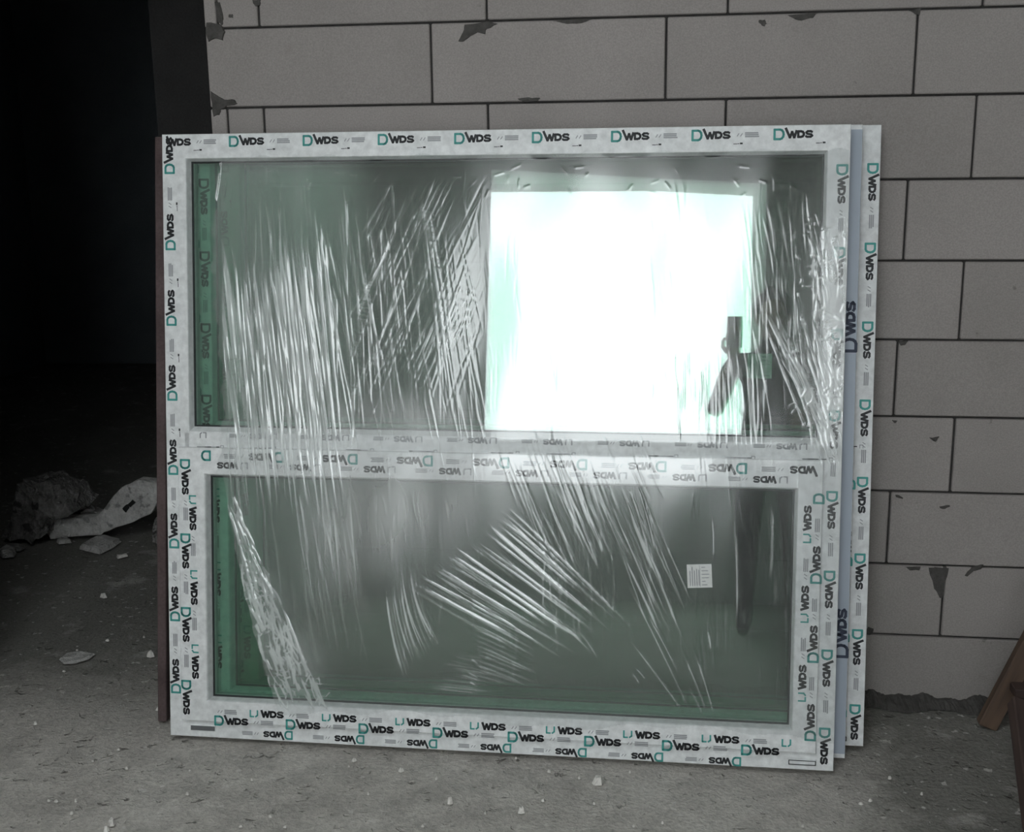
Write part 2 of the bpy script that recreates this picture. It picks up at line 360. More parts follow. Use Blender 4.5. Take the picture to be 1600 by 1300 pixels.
# ---- the rest of the room and the dark room beyond the doorway
tag(link('wall_left', box_mesh('wall_left', -1.5, -1.32, -6.6, -0.28, FLOOR - .02, 3.1), M['plaster']), kind='structure')  # unseen; its end is placed to block daylight from the dark room
tag(link('wall_light_block', box_mesh('wall_light_block', -1.5, WX0, -0.28, 0.29, 2.05, 3.1), M['plaster']), kind='structure')  # added over the doorway, out of view, to keep ceiling light out
tag(link('wall_right', box_mesh('wall_right', 3.0, 3.2, -6.6, 0.29, FLOOR - .02, 3.1), M['slab']), kind='structure')
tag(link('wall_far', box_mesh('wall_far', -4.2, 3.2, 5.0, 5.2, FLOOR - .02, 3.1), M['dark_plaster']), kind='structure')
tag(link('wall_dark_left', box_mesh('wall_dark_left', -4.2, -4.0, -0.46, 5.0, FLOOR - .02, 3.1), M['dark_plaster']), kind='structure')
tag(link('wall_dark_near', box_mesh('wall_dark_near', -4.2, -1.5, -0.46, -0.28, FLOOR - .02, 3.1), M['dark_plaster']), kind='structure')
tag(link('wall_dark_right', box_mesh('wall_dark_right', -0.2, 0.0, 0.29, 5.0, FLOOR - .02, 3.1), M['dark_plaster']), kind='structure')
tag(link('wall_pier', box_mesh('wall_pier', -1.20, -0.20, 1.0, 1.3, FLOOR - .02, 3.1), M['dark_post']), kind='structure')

# the wall with the unglazed opening behind the photographer
def open_wall():
    bm = bmesh.new()
    x0, x1 = -1.2, 3.2
    box_bm(bm, x0, 0, -OPEN_T, 0, FLOOR - .02, 3.1); box_bm(bm, OPEN_W, x1, -OPEN_T, 0, FLOOR - .02, 3.1)
    box_bm(bm, 0, OPEN_W, -OPEN_T, 0, FLOOR - .02, OPEN_Z0); box_bm(bm, 0, OPEN_W, -OPEN_T, 0, OPEN_Z1, 3.1)
    return bm_mesh(bm, 'wall_front')
ow = tag(link('wall_front', open_wall(), M['plaster']), kind='structure'); ow.location = (OPEN_X0, OPEN_Y0, 0); ow.rotation_euler = (0, 0, OPEN_A)

# ================================================================ WINDOW UNITS
W, H = 1.6847, 1.5448
LEAN, WYAW = 0.1482, 0.0051
ORG = np.array([-0.6482, -0.4384, 0.0])
_e = np.array([math.cos(WYAW), math.sin(WYAW), 0]); _n = np.array([-math.sin(WYAW), math.cos(WYAW), 0])
UPV = np.array([0, 0, 1.0]) * math.cos(LEAN) + _n * math.sin(LEAN)
NRM = np.cross(_e, UPV)                                   # towards the room
def st(x, y, n=0.0):
    """pixel of the photograph -> metres along and up the face of the front unit"""
    d = on_plane(x, y, ORG + NRM * n, NRM) - ORG; return float(d @ _e), float(d @ UPV)
def L3(s, t, n): return (s, -n, t)                        # unit's own axes: x along, -y to the room, z up

def ring(outer, widths, prof, side):
    """one mitred bar of a rectangular frame; prof = [(fraction of the bar's width, n)]"""
    s0, t0, s1, t1 = outer; wl, wr, wb, wt = widths; A, B = [], []
    for f, n in prof:
        l, r, b, t = s0 + wl * f, s1 - wr * f, t0 + wb * f, t1 - wt * f
        a, c = {'bottom': ((l, b), (r, b)), 'top': ((r, t), (l, t)), 'left': ((l, t), (l, b)), 'right': ((r, b), (r, t))}[side]
        A.append(L3(*a, n)); B.append(L3(*c, n))
    k = len(prof); f = [(i, (i + 1) % k, k + (i + 1) % k, k + i) for i in range(k)] + [tuple(range(k)), tuple(range(2 * k - 1, k - 1, -1))]
    me = mesh('frame_bar', A + B, f)
    bm = bmesh.new(); bm.from_mesh(me); bmesh.ops.recalc_face_normals(bm, faces=list(bm.faces)); bm.to_mesh(me); bm.free()
    return me
FR_W = (0.068, W - 1.628, 0.07, H - 1.479)
FR_P = [(0, -0.06), (0, -0.0015), (0.02, 0), (0.90, 0), (0.925, -0.002), (0.94, -0.006), (0.99, -0.020), (1, -0.022), (1, -0.06)]
SA_O = (0.036, 0.046, 1.641, 0.757); SA_W = (0.077, 0.063, 0.06, 0.074)
SA_P = [(0, 0.0006), (0, 0.0105), (0.025, 0.012), (0.89, 0.012), (0.92, 0.010), (0.94, 0.006), (0.99, -0.012), (1, -0.014), (1, -0.05), (0.52, -0.05), (0.52, 0.0006)]

# --- printed lettering: each letter drawn as thick strokes
def stroke(poly, wd, V, F, MI, mi, tf):
    for a, b in zip(poly[:-1], poly[1:]):
        a = np.array(a, float); b = np.array(b, float); d = b - a; L_ = np.linalg.norm(d)
        if L_ < 1e-9: continue
        d /= L_; p = np.array([-d[1], d[0]]) * wd / 2; a2, b2 = a - d * wd * 0.32, b + d * wd * 0.32
        i = len(V); V.extend([tf(a2 - p), tf(b2 - p), tf(b2 + p), tf(a2 + p)]); F.append((i, i + 1, i + 2, i + 3)); MI.append(mi)
def arc(cx, cy, rx, ry, a0, a1, n=6):
    return [(cx + rx * math.cos(math.radians(a0 + (a1 - a0) * k / n)), cy + ry * math.sin(math.radians(a0 + (a1 - a0) * k / n))) for k in range(n + 1)]
def cell(V, F, MI, base, dirv, upv, n, kind, logo=True, word=True, fine=True, sc=1.0, teal=1, ink=0):
    """one repeat of the print: mark, WDS, fine grey text. base = centre of the mark, metres"""
    def tf(p): q = base + dirv * p[0] * sc + upv * p[1] * sc; return L3(q[0], q[1], n)
    h = 0.017
    if logo:
        if kind == 1:   # open square mark with a rounded outer side
            stroke([(-0.010, -0.011), (-0.010, 0.011), (0.003, 0.011)] + arc(0.003, 0.0, 0.008, 0.011, 90, -90, 6) + [(-0.010, -0.011)], 0.0054, V, F, MI, teal, tf)
        else:           # the same mark cut off by the tape's edge
            stroke([(-0.010, 0.008), (-0.010, -0.008), (-0.001, -0.008)], 0.0040, V, F, MI, teal, tf)
            stroke([(0.004, -0.008), (0.009, -0.004), (0.009, 0.008)], 0.0040, V, F, MI, teal, tf)
    if word:
        x = 0.020; lw = 0.0060; hh = h / 2
        Wp = [(x - 0.004 if kind == 1 else x, hh + (0.005 if kind == 1 else 0)), (x + 0.0055, -hh + 0.001), (x + 0.0105, hh - 0.003), (x + 0.0155, -hh + 0.001), (x + 0.0205, hh - 0.001)]
        stroke(Wp, lw, V, F, MI, ink, tf); x += 0.0245
        stroke([(x, -hh + 0.002), (x, hh - 0.002), (x + 0.006, hh - 0.002)] + arc(x + 0.006, 0, 0.007, hh - 0.002, 90, -90, 5) + [(x, -hh + 0.002)], lw * 0.92, V, F, MI, ink, tf); x += 0.0185
        g = hh - 0.002
        stroke([(x + 0.013, g * 0.75), (x + 0.010, g), (x + 0.003, g), (x, g * 0.6), (x + 0.002, 0.1 * g), (x + 0.011, -0.15 * g), (x + 0.0135, -g * 0.6), (x + 0.010, -g), (x + 0.002, -g), (x - 0.001, -g * 0.75)], lw * 0.85, V, F, MI, ink, tf)
    if fine:
        x = 0.094
        for a, b in ((0, .004), (.008, .012)): stroke([(x + a, -0.003), (x + b, 0.003)], 0.002, V, F, MI, 2, tf)
        for yy in (0.0042, 0.0, -0.0042):
            xx = x + 0.019
            while xx < x + 0.048:
                l = random.uniform(0.003, 0.008); stroke([(xx, yy), (min(xx + l, x + 0.05), yy)], 0.0030, V, F, MI, 2, tf); xx += l + 0.0014
def row(first, last, count, direction, n, kind, extra_before=0, extra_after=0, sub=None, sc=1.0, teal=1, ink=0, lim=None):
    """a tape's worth of print between the first and the last mark (pixels read off the photograph, laid on the unit's face)"""
    a = np.array(st(*first, n)); b = np.array(st(*last, n)); V, F, MI = [], [], []
    dv = {0: (1, 0), 90: (0, 1), 180: (-1, 0), -90: (0, -1)}[direction]; dirv = np.array(dv, float); upv = np.array([-dv[1], dv[0]], float)
    for k in range(-extra_before, count + extra_after):
        base = a + (b - a) * k / (count - 1)
        inside = lambda p: lim is None or (lim[0] < p[0] < lim[2] and lim[1] < p[1] < lim[3])
        lo = inside(base - dirv * 0.012) and inside(base + dirv * 0.012); wo = inside(base + dirv * 0.018) and inside(base + dirv * 0.08); fi = inside(base + dirv * 0.094) and inside(base + dirv * 0.145)
        cell(V, F, MI, base, dirv, upv, n, kind, lo, wo, fi, sc, teal, ink)
        if sub is not None and inside(base + dirv * 0.1):     # second, tiny line with its arrow
            def tf(p): q = base + dirv * p[0] + upv * (p[1] + sub); return L3(q[0], q[1], n)
            stroke([(0.086, 0), (0.094, 0)], 0.0016, V, F, MI, 0, tf); stroke([(0.0955, 0.0004), (0.099, 0.0004)], 0.0016, V, F, MI, 0, tf)
            stroke([(0.102, 0.001), (0.106, 0.001)], 0.004, V, F, MI, 0, tf)
    return mesh('printed_lettering', V, F, MI)
def dashes(first, last, n, count):
    a = np.array(st(*first, n)); b = np.array(st(*last, n)); V, F, MI = [], [], []
    d = (b - a) / np.linalg.norm(b - a)
    def tf(p): return L3(p[0], p[1], n)
    for k in range(count):
        q = a + (b - a) * (k + random.uniform(-.2, .2)) / (count - 1); x = 0
        while x < 0.055:
            l = random.uniform(0.004, 0.014); p0 = q + d * x; stroke([p0, p0 + d * l], random.uniform(0.0016, 0.0034), V, F, MI, 0 if random.random() < .45 else 2, tf); x += l + 0.002
        c = q + d * 0.066; stroke([c + (-.004, -.004), c + (-.004, .004), c + (.004, .004), c + (.004, -.004)], 0.0018, V, F, MI, 2, tf)
    return mesh('printed_lettering', V, F, MI)

PRINT = [M['ink'], M['teal'], M['grey_ink']]
PRINT_PALE = [M['grey_ink'], M['grey_ink'], M['grey_ink']]
PF, PS = 0.0005, 0.0125
fullL = (0.006, 0.02, W - 0.006, H - 0.006)
def build_unit():
    root = bpy.data.objects.new('window_unit', None); C.objects.link(root); root.empty_display_size = 0.1
    fb = {s_: link('frame_bar', ring((0, 0, W, H), FR_W, FR_P, s_), M['pvc'], root) for s_ in ('top', 'left', 'right', 'bottom')}
    # transom with its sloped glazing bead
    tp = [(0.735, -0.06), (0.735, -0.001), (0.737, 0), (0.793, 0), (0.797, -0.002), (0.799, -0.006), (0.807, -0.020), (0.809, -0.022), (0.809, -0.06)]
    k = len(tp); V = [L3(0.05, a, b) for a, b in tp] + [L3(1.645, a, b) for a, b in tp]
    F = [(i, (i + 1) % k, k + (i + 1) % k, k + i) for i in range(k)] + [tuple(range(k)), tuple(range(2 * k - 1, k - 1, -1))]
    me = mesh('transom', V, F); bm = bmesh.new(); bm.from_mesh(me); bmesh.ops.recalc_face_normals(bm, faces=list(bm.faces)); bm.to_mesh(me); bm.free()
    tr = link('transom', me, M['pvc'], root)
    sb = {s_: link('sash_bar', ring(SA_O, SA_W, SA_P, s_), M['pvc'], root) for s_ in ('top', 'left', 'right', 'bottom')}
    # glazing
    for (s0, s1, t0, t1, n1) in ((0.066, 1.630, 0.806, 1.481, -0.023), (0.111, 1.580, 0.104, 0.685, -0.015)):
        g = link('glass_pane', box_mesh('glass_pane', s0, s1, -n1, -n1 + 0.022, t0, t1), M['glass'], root)
        for s_ in ('top', 'left', 'right', 'bottom'):
            link('gasket', ring((s0, t0, s1, t1), (0.0065,) * 4, [(0, n1 + 0.0002), (0, n1 + 0.0018), (0.7, n1 + 0.0022), (1, n1 + 0.0002)], s_), M['gasket'], g)
    # print
    for (bar, me, mats) in (
        (fb['top'], row((365, 221), (1217, 210), 8, 0, PF, 1, 1, 0, -0.021, lim=(0.006, 0, W - .02, H)), PRINT),
        (fb['left'], row((275, 1076), (265, 264), 8, 90, PF, 1, 0, 0, -0.019, lim=(0, 0.03, W, H - .002)), PRINT),
        (fb['right'], row((1316, 265), (1288.5, 1145), 8, -90, PF, 1, 1, 0, None, lim=(0, 0.012, W, H - .04)), PRINT),
        (fb['bottom'], row((1151, 1190), (451, 1149), 7, 180, PF, 1, 0, 1, None, sc=0.86, lim=(0.12, 0, W - .08, H)), PRINT),
        (tr, row((1255, 698), (317, 680), 9, 180, PF, 2, 0, 1, None, sc=0.8, lim=(0.07, 0, 1.63, H)), PRINT_PALE),
        (tr, dashes((300, 698), (1245, 717), 0.0005, 9), PRINT),
        (sb['top'], row((1159, 732), (322, 712), 8, 180, PS, 1, 1, 1, None, lim=(0.04, 0, 1.635, H)), PRINT),
        (sb['top'], row((1224, 750), (381, 728), 8, 180, PS, 2, 0, 1, None, sc=0.9, lim=(0.07, 0, 1.59, H), teal=2), PRINT),
        (sb['left'], row((289, 725), (291, 1070), 4, -90, PS, 1, lim=(0, .06, W, .75)), PRINT),
        (sb['left'], row((301, 781), (305, 1014), 3, -90, PS, 2, 1, 0, lim=(0, .1, W, .72)), PRINT),
        (sb['bottom'], row((397, 1115), (1104, 1154), 7, 0, PS, 2, 1, 1, None, lim=(0.08, 0, 1.6, H)), PRINT),
        (sb['bottom'], row((342, 1126), (1166, 1172), 8, 0, PS, 1, 1, 0, None, lim=(0.06, 0, 1.61, H)), PRINT),
        (sb['right'], row((1253, 1089), (1261, 841), 3, 90, PS, 2, 0, 0, lim=(0, .09, W, .70)), PRINT),
        (sb['right'], row((1266, 1150), (1279.5, 779.5), 4, 90, PS, 1, 0, 0, lim=(0, .05, W, .74)), PRINT)):
        tag(link('printed_lettering', me, mats, bar), kind='stuff')
    # drain slot covers in the bottom bar's corners
    for x0, x1, t0 in ((0.055, 0.125, 0.016), (1.575, 1.645, 0.010)):
        bm = bmesh.new(); box_bm(bm, x0, x1, -0.003, 0.004, t0, t0 + 0.017); o = link('drain_cap', bm_mesh(bm, 'drain_cap', 0.0025, 2), M['pvc'], root)
        V, F, MI = [], [], []
        def tf(p): return L3(p[0], p[1], 0.0035)
        e_ = 0.0035
        stroke([(x0 + e_, t0 + e_), (x1 - e_, t0 + e_), (x1 - e_, t0 + .017 - e_), (x0 + e_, t0 + .017 - e_), (x0 + e_, t0 + e_)], 0.0022, V, F, MI, 0, tf)
        if x0 < 0.5: stroke([(x0 + .006, t0 + .0085), (x1 - .006, t0 + .0085)], 0.0085, V, F, MI, 0, lambda p: L3(p[0], p[1], 0.0037))
        link('slot', mesh('slot', V, F, MI), [M['gasket'] if x0 > .5 else M['slot']], o)
    return root
def copy_tree(o, parent=None):
    c = o.copy(); C.objects.link(c); c.parent = parent
    for ch in o.children: copy_tree(ch, c)
    return c
front = build_unit()
mid, rear = copy_tree(front), copy_tree(front)
GAP = 0.0665
for k, (o, dx, lab) in enumerate(((front, 0, 'front white window unit with two green panes under crinkled clear wrap'),
                                  (mid, 0.036, 'middle window unit mostly hidden, showing a blue-grey strip between two white jambs'),
                                  (rear, 0.090, 'rear white window unit nearest the block wall, only its right jamb showing'))):
    o.location = (ORG[0] + dx, ORG[1] + GAP * k / math.cos(LEAN), 0); o.rotation_euler = (-LEAN, 0, WYAW)
    tag(o, lab, 'window', 'window units leaning against the block wall')

# blue-grey protective tape on the middle unit's right jamb, with its own dark print
tp = link('protective_tape', box_mesh('protective_tape', W - 0.052, W - 0.001, -0.0022, -0.0008, 0.012, H - 0.012), M['tape'], mid)
tp['label'] = 'blue-grey protective tape along the jamb'
V, F, MI = [], [], []
for t_ in (0.27, 1.02): cell(V, F, MI, np.array([W - 0.017, t_]), np.array([0, 1.0]), np.array([-1.0, 0]), 0.0026, 1, fine=False, sc=1.35, teal=0)
for t_ in (0.1, 0.13, 0.47, 0.5, 0.55, 0.73, 0.77, 0.80, 1.3):
    stroke([(W - .034, t_), (W - .034, t_ + .018)], 0.004, V, F, MI, 0, lambda p: L3(p[0], p[1], 0.0026))
tag(link('printed_lettering', mesh('printed_lettering', V, F, MI), [M['navy']], tp), kind='stuff')

V, F, MI = [], [], []
for t_ in (1.42, 1.235, 1.05, 0.865):
    cell(V, F, MI, np.array([0.046, t_]), np.array([0, -1.0]), np.array([1.0, 0]), 0.0008, 1, sc=1.0, teal=0)
tag(link('printed_lettering', mesh('printed_lettering', V, F, MI), PRINT, [c for c in mid.children if c.name.startswith('frame_bar')][1]), kind='stuff')

def unit_child(name, me, mat, label, cat, n_lift=0):
    o = link(name, me, mat); o.matrix_world = Matrix.Translation(front.location) @ Matrix.Rotation(WYAW, 4, 'Z') @ Matrix.Rotation(-LEAN, 4, 'X')
    return tag(o, label, cat) if label else o
# ---- paper stickers on the glass
def sticker(cx, cy, wd, ht, n, label, ang):
    c = np.array(st(cx, cy, n)); ca_, sa_ = math.cos(ang), math.sin(ang)
    def P(a, b): return c + np.array([ca_ * a - sa_ * b, sa_ * a + ca_ * b])
    V, F, MI = [], [], []
    for nn in (n, n + 0.0004):
        for a, b in ((-1, -1), (1, -1), (1, 1), (-1, 1)): q = P(a * wd / 2, b * ht / 2); V.append(L3(q[0], q[1], nn))
    F = [(3, 2, 1, 0), (4, 5, 6, 7), (0, 1, 5, 4), (1, 2, 6, 5), (2, 3, 7, 6), (3, 0, 4, 7)]; MI = [0] * 6
    o = unit_child('sticker', mesh('sticker', V, F, MI), [M['paper']], label, 'sticker')
    V, F, MI = [], [], []
    def tf(p): q = P(*p); return L3(q[0], q[1], n + 0.0007)
    for k in range(5):
        x = -wd * 0.38 + k * wd * 0.09
        stroke([(x, -ht * .4), (x, ht * .4 - random.random() * ht * .3)], wd * .04, V, F, MI, 0, tf)
    stroke([(wd * .02, -ht * .45), (wd * .02, ht * .45)], wd * .015, V, F, MI, 0, tf)
    for k in range(6):
        y = -ht * .38 + k * ht * .15
        stroke([(wd * .1, y), (wd * (.2 + .22 * random.random()), y)], ht * .035, V, F, MI, 0, tf)
    tag(link('fine_print', mesh('fine_print', V, F, MI), [M['grey_ink']], o), kind='stuff')
sticker(1093, 900, 0.060, 0.058, -0.0142, 'small white paper sticker on the lower pane', 0.06)
sticker(1187, 572, 0.058, 0.060, -0.0470, 'small faint paper sticker behind the upper pane under the wrap', 0.0)

# ================================================================ STRETCH WRAP
def build_film():
    ds, dt = 0.0016, 0.0022
    S0, S1, T0, T1 = 0.095, W - 0.001, 0.075, 1.490
    ss = np.arange(S0, S1, ds); ts = np.arange(T0, T1, dt); ns, ntt = len(ss), len(ts)
    Sg, Tg = np.meshgrid(ss, ts); Hh = np.zeros_like(Sg); Hz = np.full_like(Sg, 0.10); Fold = np.zeros_like(Sg)
    def px(x, y): return np.array(st(x, y, 0.006))
    def crease(a, b, amp, sig, bend=0.0, pix=True):
        """one fold: a ridge along a slightly bowed line with tapered ends"""
        p0 = px(*a) if pix else np.array(a); p1 = px(*b) if pix else np.array(b)
        d = p1 - p0; L_ = np.linalg.norm(d)
        if L_ < 1e-4: return
        d = d / L_; nrm_ = np.array([-d[1], d[0]]); m_ = abs(bend) + 4 * sig
        lo = np.minimum(p0, p1) - m_; hi = np.maximum(p0, p1) + m_
        i0, i1 = max(0, int((lo[0] - S0) / ds)), min(ns, int((hi[0] - S0) / ds) + 2); j0, j1 = max(0, int((lo[1] - T0) / dt)), min(ntt, int((hi[1] - T0) / dt) + 2)
        if i1 <= i0 or j1 <= j0: return
        X = Sg[j0:j1, i0:i1] - p0[0]; Y = Tg[j0:j1, i0:i1] - p0[1]
        u = (X * d[0] + Y * d[1]) / L_; v = X * nrm_[0] + Y * nrm_[1] - bend * np.sin(np.clip(u, 0, 1) * np.pi)
        tp_ = np.clip(np.minimum(u, 1 - u) * 4 + 0.05, 0, 1); tp_[(u < 0) | (u > 1)] = 0
        Hh[j0:j1, i0:i1] += amp * 0.62 * np.exp(-(v / (0.62 * sig)) ** 2 / 2) * tp_
        Fold[j0:j1, i0:i1] += min(abs(amp) * 1e3, 1.3) * np.exp(-(v / (0.55 * sig)) ** 2 / 2) * tp_   # doubled film looks milky; crease glints are painted in with it
    R = random.uniform
    def field(n, xa, ya, ang, length, amp, sig, bend=0.004):
        """n creases starting inside a pixel box; ang = degrees from straight down, positive leaning right going down"""
        for _ in range(n):
            x, y = R(*xa), R(*ya); a = math.radians(R(*ang)); l = R(*length)
            crease((x, y), (x + l * math.sin(a), y + l * math.cos(a)), R(*amp) * random.choice((1, 1, -1)) * 1e-3, R(*sig) * 1e-3, R(-bend, bend))
    # gentle waviness of the loose sheet
    for _ in range(60):
        a = R(-0.5, 0.5); k = R(8, 45); Hh[...] += (0.045 / k) * 0.10 * np.sin(k * (Sg * math.cos(a) + Tg * math.sin(a)) + R(0, 6.28))
    # fine vertical puckers all over
    field(900, (340, 1310), (250, 1060), (-6, 10), (30, 130), (0.04, 0.20), (2.2, 3.6))
    # upper pane, left: long hanging folds
    field(150, (345, 510), (360, 540), (3, 10), (120, 310), (0.4, 1.3), (2.0, 4.0))
    field(110, (350, 620), (270, 580), (-2, 8), (60, 180), (0.2, 0.7), (2.0, 3.4))
    # upper pane, centre-left: slanting puckers both ways
    field(110, (600, 760), (270, 520), (-32, -16), (60, 200), (0.15, 0.50), (2.2, 3.4))
    field(130, (490, 740), (300, 620), (2, 14), (60, 200), (0.15, 0.55), (2.0, 3.2))
    for x0, y0, x1, y1, n in ((575, 440, 555, 560, 40), (668, 330, 690, 430, 26), (575, 560, 545, 620, 16)):      # ladder-like puckers
        for k in range(n):
            f = k / n; x = x0 + (x1 - x0) * f; y = y0 + (y1 - y0) * f
            crease((x - R(6, 14), y - R(0, 4)), (x + R(6, 14), y + R(0, 4)), 0.35e-3, 2.4e-3)
    for k in range(4): crease((655 + 5 * k, 300 + 12 * k), (695 + 6 * k, 600 + R(0, 60)), 0.7e-3, 2.6e-3, 0.004)
    # upper pane, right side: fan running down to the transom's end
    field(75, (1150, 1290), (290, 600), (-3, 12), (40, 150), (0.12, 0.5), (2.2, 3.4))
    for k in range(26):
        x = 1185 + 3.6 * k; y = R(470, 560); crease((x, y), (1262 + 2.6 * k, y + R(120, 210)), R(.2, .85) * 1e-3, R(2.2, 3.2) * 1e-3)
    field(60, (1055, 1190), (540, 620), (-2, 4), (50, 130), (0.2, 0.7), (2.2, 3.4))
    field(60, (1270, 1320), (330, 690), (-4, 8), (20, 80), (0.2, 0.7), (2.4, 4.0))
    for _ in range(130): # crumple along the right jamb
        x, y = R(1245, 1318), R(330, 700); a = R(0, 6.28); l = R(8, 26); crease((x, y), (x + l * math.cos(a), y + l * math.sin(a)), R(.25, .8) * 1e-3, R(2.3, 3.4) * 1e-3, R(-.003, .003))
    for _ in range(50):  # crumple along the top edge
        x, y = R(320, 1280), R(258, 300); a = R(0, 6.28); l = R(8, 22); crease((x, y), (x + l * math.cos(a), y + l * math.sin(a)), R(.2, .6) * 1e-3, R(2.3, 3.2) * 1e-3)
    # folds crossing the transom
    field(40, (350, 500), (620, 690), (4, 9), (90, 180), (0.2, 0.6), (2.3, 3.4))
    field(34, (760, 1010), (660, 730), (16, 24), (70, 170), (0.2, 0.6), (2.3, 3.2))
    # lower pane: taut fan pulled from the left towards the lower right
    for k in range(46):
        f = k / 45; x0 = 800 - 165 * f + R(-14, 14); y0 = 800 + 120 * f + R(-10, 10)
        a = math.radians(42 - 14 * f + R(-2, 2)); l = R(70, 250) if k % 2 else R(150, 280)
        crease((x0, y0), (x0 + l * math.cos(a), y0 + l * math.sin(a)), R(.45, 1.15) * 1e-3, R(2.3, 3.2) * 1e-3, R(-.003, .003))
    for k in range(16):
        f = k / 15; x0 = 738 + R(-4, 8); y0 = 935 + 115 * f; a = math.radians(30 - 12 * f + R(-2, 2)); l = R(60, 120)
        crease((x0, y0), (x0 + l * math.cos(a), y0 + l * math.sin(a)), R(.5, 1.1) * 1e-3, R(2.3, 3.0) * 1e-3)
    for k in range(14):                                       # bunched turn at the fan's root
        f = k / 13; crease((645 - 40 * f + R(-4, 4), 880 + 40 * f), (690 - 60 * f, 1010 + 50 * f + R(-8, 8)), R(.5, 1.1) * 1e-3, R(2.4, 3.6) * 1e-3, -0.014 + 0.008 * f)
    for k in range(16): crease((690 + R(-30, 60), 1020 + 3.5 * k), (745 + R(-10, 50), 1030 + 3.5 * k), R(.3, .8) * 1e-3, 2.6e-3)
    # lower pane: steep straight folds right of centre
    for k in range(24):
        x = 815 + 7.5 * k + R(-3, 3); y = R(762, 800); a = math.radians(R(20, 27)); l = R(60, 150)
        crease((x, y), (x + l * math.sin(a), y + l * math.cos(a)), R(.3, 1.0) * 1e-3, R(2.2, 2.9) * 1e-3)
    for k in range(15):
        x = 966 + 4.4 * k; y = R(800, 900); a = math.radians(22 + R(-2, 3)); l = R(70, 160)
        crease((x, y), (x + l * math.sin(a), y + l * math.cos(a)), R(.4, 1.1) * 1e-3, R(2.2, 2.9) * 1e-3)
    for a, b in (((978, 905), (1086, 1126)), ((985, 1000), (1074, 1120)), ((975, 870), (1030, 985)), ((1066, 1016), (1108, 1122)), ((1084, 1014), (1118, 1124)), ((1076, 1072), (1100, 1120)),
                 ((986, 1050), (1000, 1068)), ((992, 1042), (1010, 1062)), ((1012, 960), (1060, 1050)), ((1000, 770), (1024, 860)), ((986, 768), (1016, 872)),
                 ((1148, 815), (1151, 975)), ((1206, 790), (1203, 905)), ((1105, 985), (1110, 1015)), ((905, 985), (935, 1028)), ((880, 975), (925, 1020)), ((1112, 800), (1114, 880))):
        crease(a, b, 1.0e-3, 2.5e-3, 0.002)
    field(70, (840, 960), (800, 960), (-4, 8), (20, 70), (0.15, 0.5), (2.2, 3.2))
    field(50, (1010, 1235), (790, 1050), (-4, 6), (20, 90), (0.08, 0.35), (2.2, 3.2))
    field(26, (350, 560), (750, 900), (3, 14), (80, 220), (0.15, 0.6), (2.3, 3.6))
    field(14, (460, 560), (760, 880), (8, 12), (150, 240), (0.15, 0.45), (2.5, 3.6))
    field(70, (500, 760), (755, 860), (-3, 12), (30, 110), (0.12, 0.30), (2.0, 3.2))
    # the wrap's bunched left edge, hanging as a rope across the lower pane
    def edge_px(y): return 352 + 42 * max(0, (y - 755) / 335.0) ** 0.9 + 35 * max(0, (y - 755) / 335.0) ** 2
    for k in range(170):
        y = R(770, 1085); f = (y - 755) / 335.0; x = edge_px(y) + R(2, 12 + 70 * f); a = math.radians(R(5, 34)); l = R(14, 60)
        crease((x, y), (x + l * math.sin(a), y + l * math.cos(a)), R(.4, 1.5) * 1e-3, R(2.3, 4.0) * 1e-3, R(-.005, .005))
    for k in range(150):
        f = R(0.35, 1); y = 755 + 340 * f; x = edge_px(y) + R(4, 90 * f); a = R(0, 6.28); l = R(6, 18)
        crease((x, y), (x + l * math.cos(a), y + l * math.sin(a)), R(.4, 1.0) * 1e-3, R(2.2, 3.0) * 1e-3)
    crease((365, 790), (440, 945), 3.5e-3, 4.5e-3, -0.010); crease((440, 940), (485, 1060), 3.0e-3, 4.5e-3, 0.004); crease((352, 770), (405, 960), 2.5e-3, 4.0e-3, 0.004)
    crease((345, 225), (333, 330), 3.0e-3, 3.5e-3, 0.004)
    # lift off the frame: the sash stands prouder than the fixed part
    lift = 0.0045 + 0.0125 / (1 + np.exp((Tg - 0.775) / 0.012)); Z = lift + np.clip(Hh, -0.003, 0.008)
    # milky haze of the doubled or finely creased wrap, fold glints painted into it
    def puff(x, y, rx, ry, amt):
        c = px(x, y); Hz[...] += amt * np.exp(-((Sg - c[0]) / rx) ** 2 - ((Tg - c[1]) / ry) ** 2)
    puff(430, 560, 0.12, 0.22, 0.16); puff(620, 690, 0.20, 0.11, 0.12); puff(625, 820, 0.17, 0.12, 0.06); puff(540, 840, 0.11, 0.14, 0.08); puff(1300, 520, 0.06, 0.3, 0.25)
    puff(465, 1040, 0.07, 0.09, 0.34); puff(425, 940, 0.045, 0.12, 0.28); puff(385, 840, 0.03, 0.1, 0.22); puff(700, 880, 0.08, 0.08, 0.12)
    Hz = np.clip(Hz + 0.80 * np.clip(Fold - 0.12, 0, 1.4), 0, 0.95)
    Cr = np.zeros_like(Sg)
    for x, y, rx, ry, amt in ((680, 785, 0.17, 0.10, 0.7), (545, 800, 0.12, 0.12, 0.35), (590, 840, 0.14, 0.15, 0.35), (620, 655, 0.17, 0.06, 0.5), (455, 590, 0.09, 0.14, 0.4), (520, 880, 0.08, 0.14, 0.2), (1305, 520, 0.05, 0.25, 0.4)):
        c = px(x, y); Cr += amt * np.exp(-((Sg - c[0]) / rx) ** 2 - ((Tg - c[1]) / ry) ** 2)
    wisp = sum(np.sin(k_ * (Sg + 0.22 * Tg) + p_ + 2.2 * np.sin(q_ * Tg + p_)) for k_, p_, q_ in ((23, 0.3, 7), (41, 2.1, 11), (67, 4.0, 9), (103, 1.2, 15)))
    Cr = np.tanh(Cr * (1 + 0.13 * wisp))
    # outline of the sheet
    keep = np.ones_like(Sg, bool)
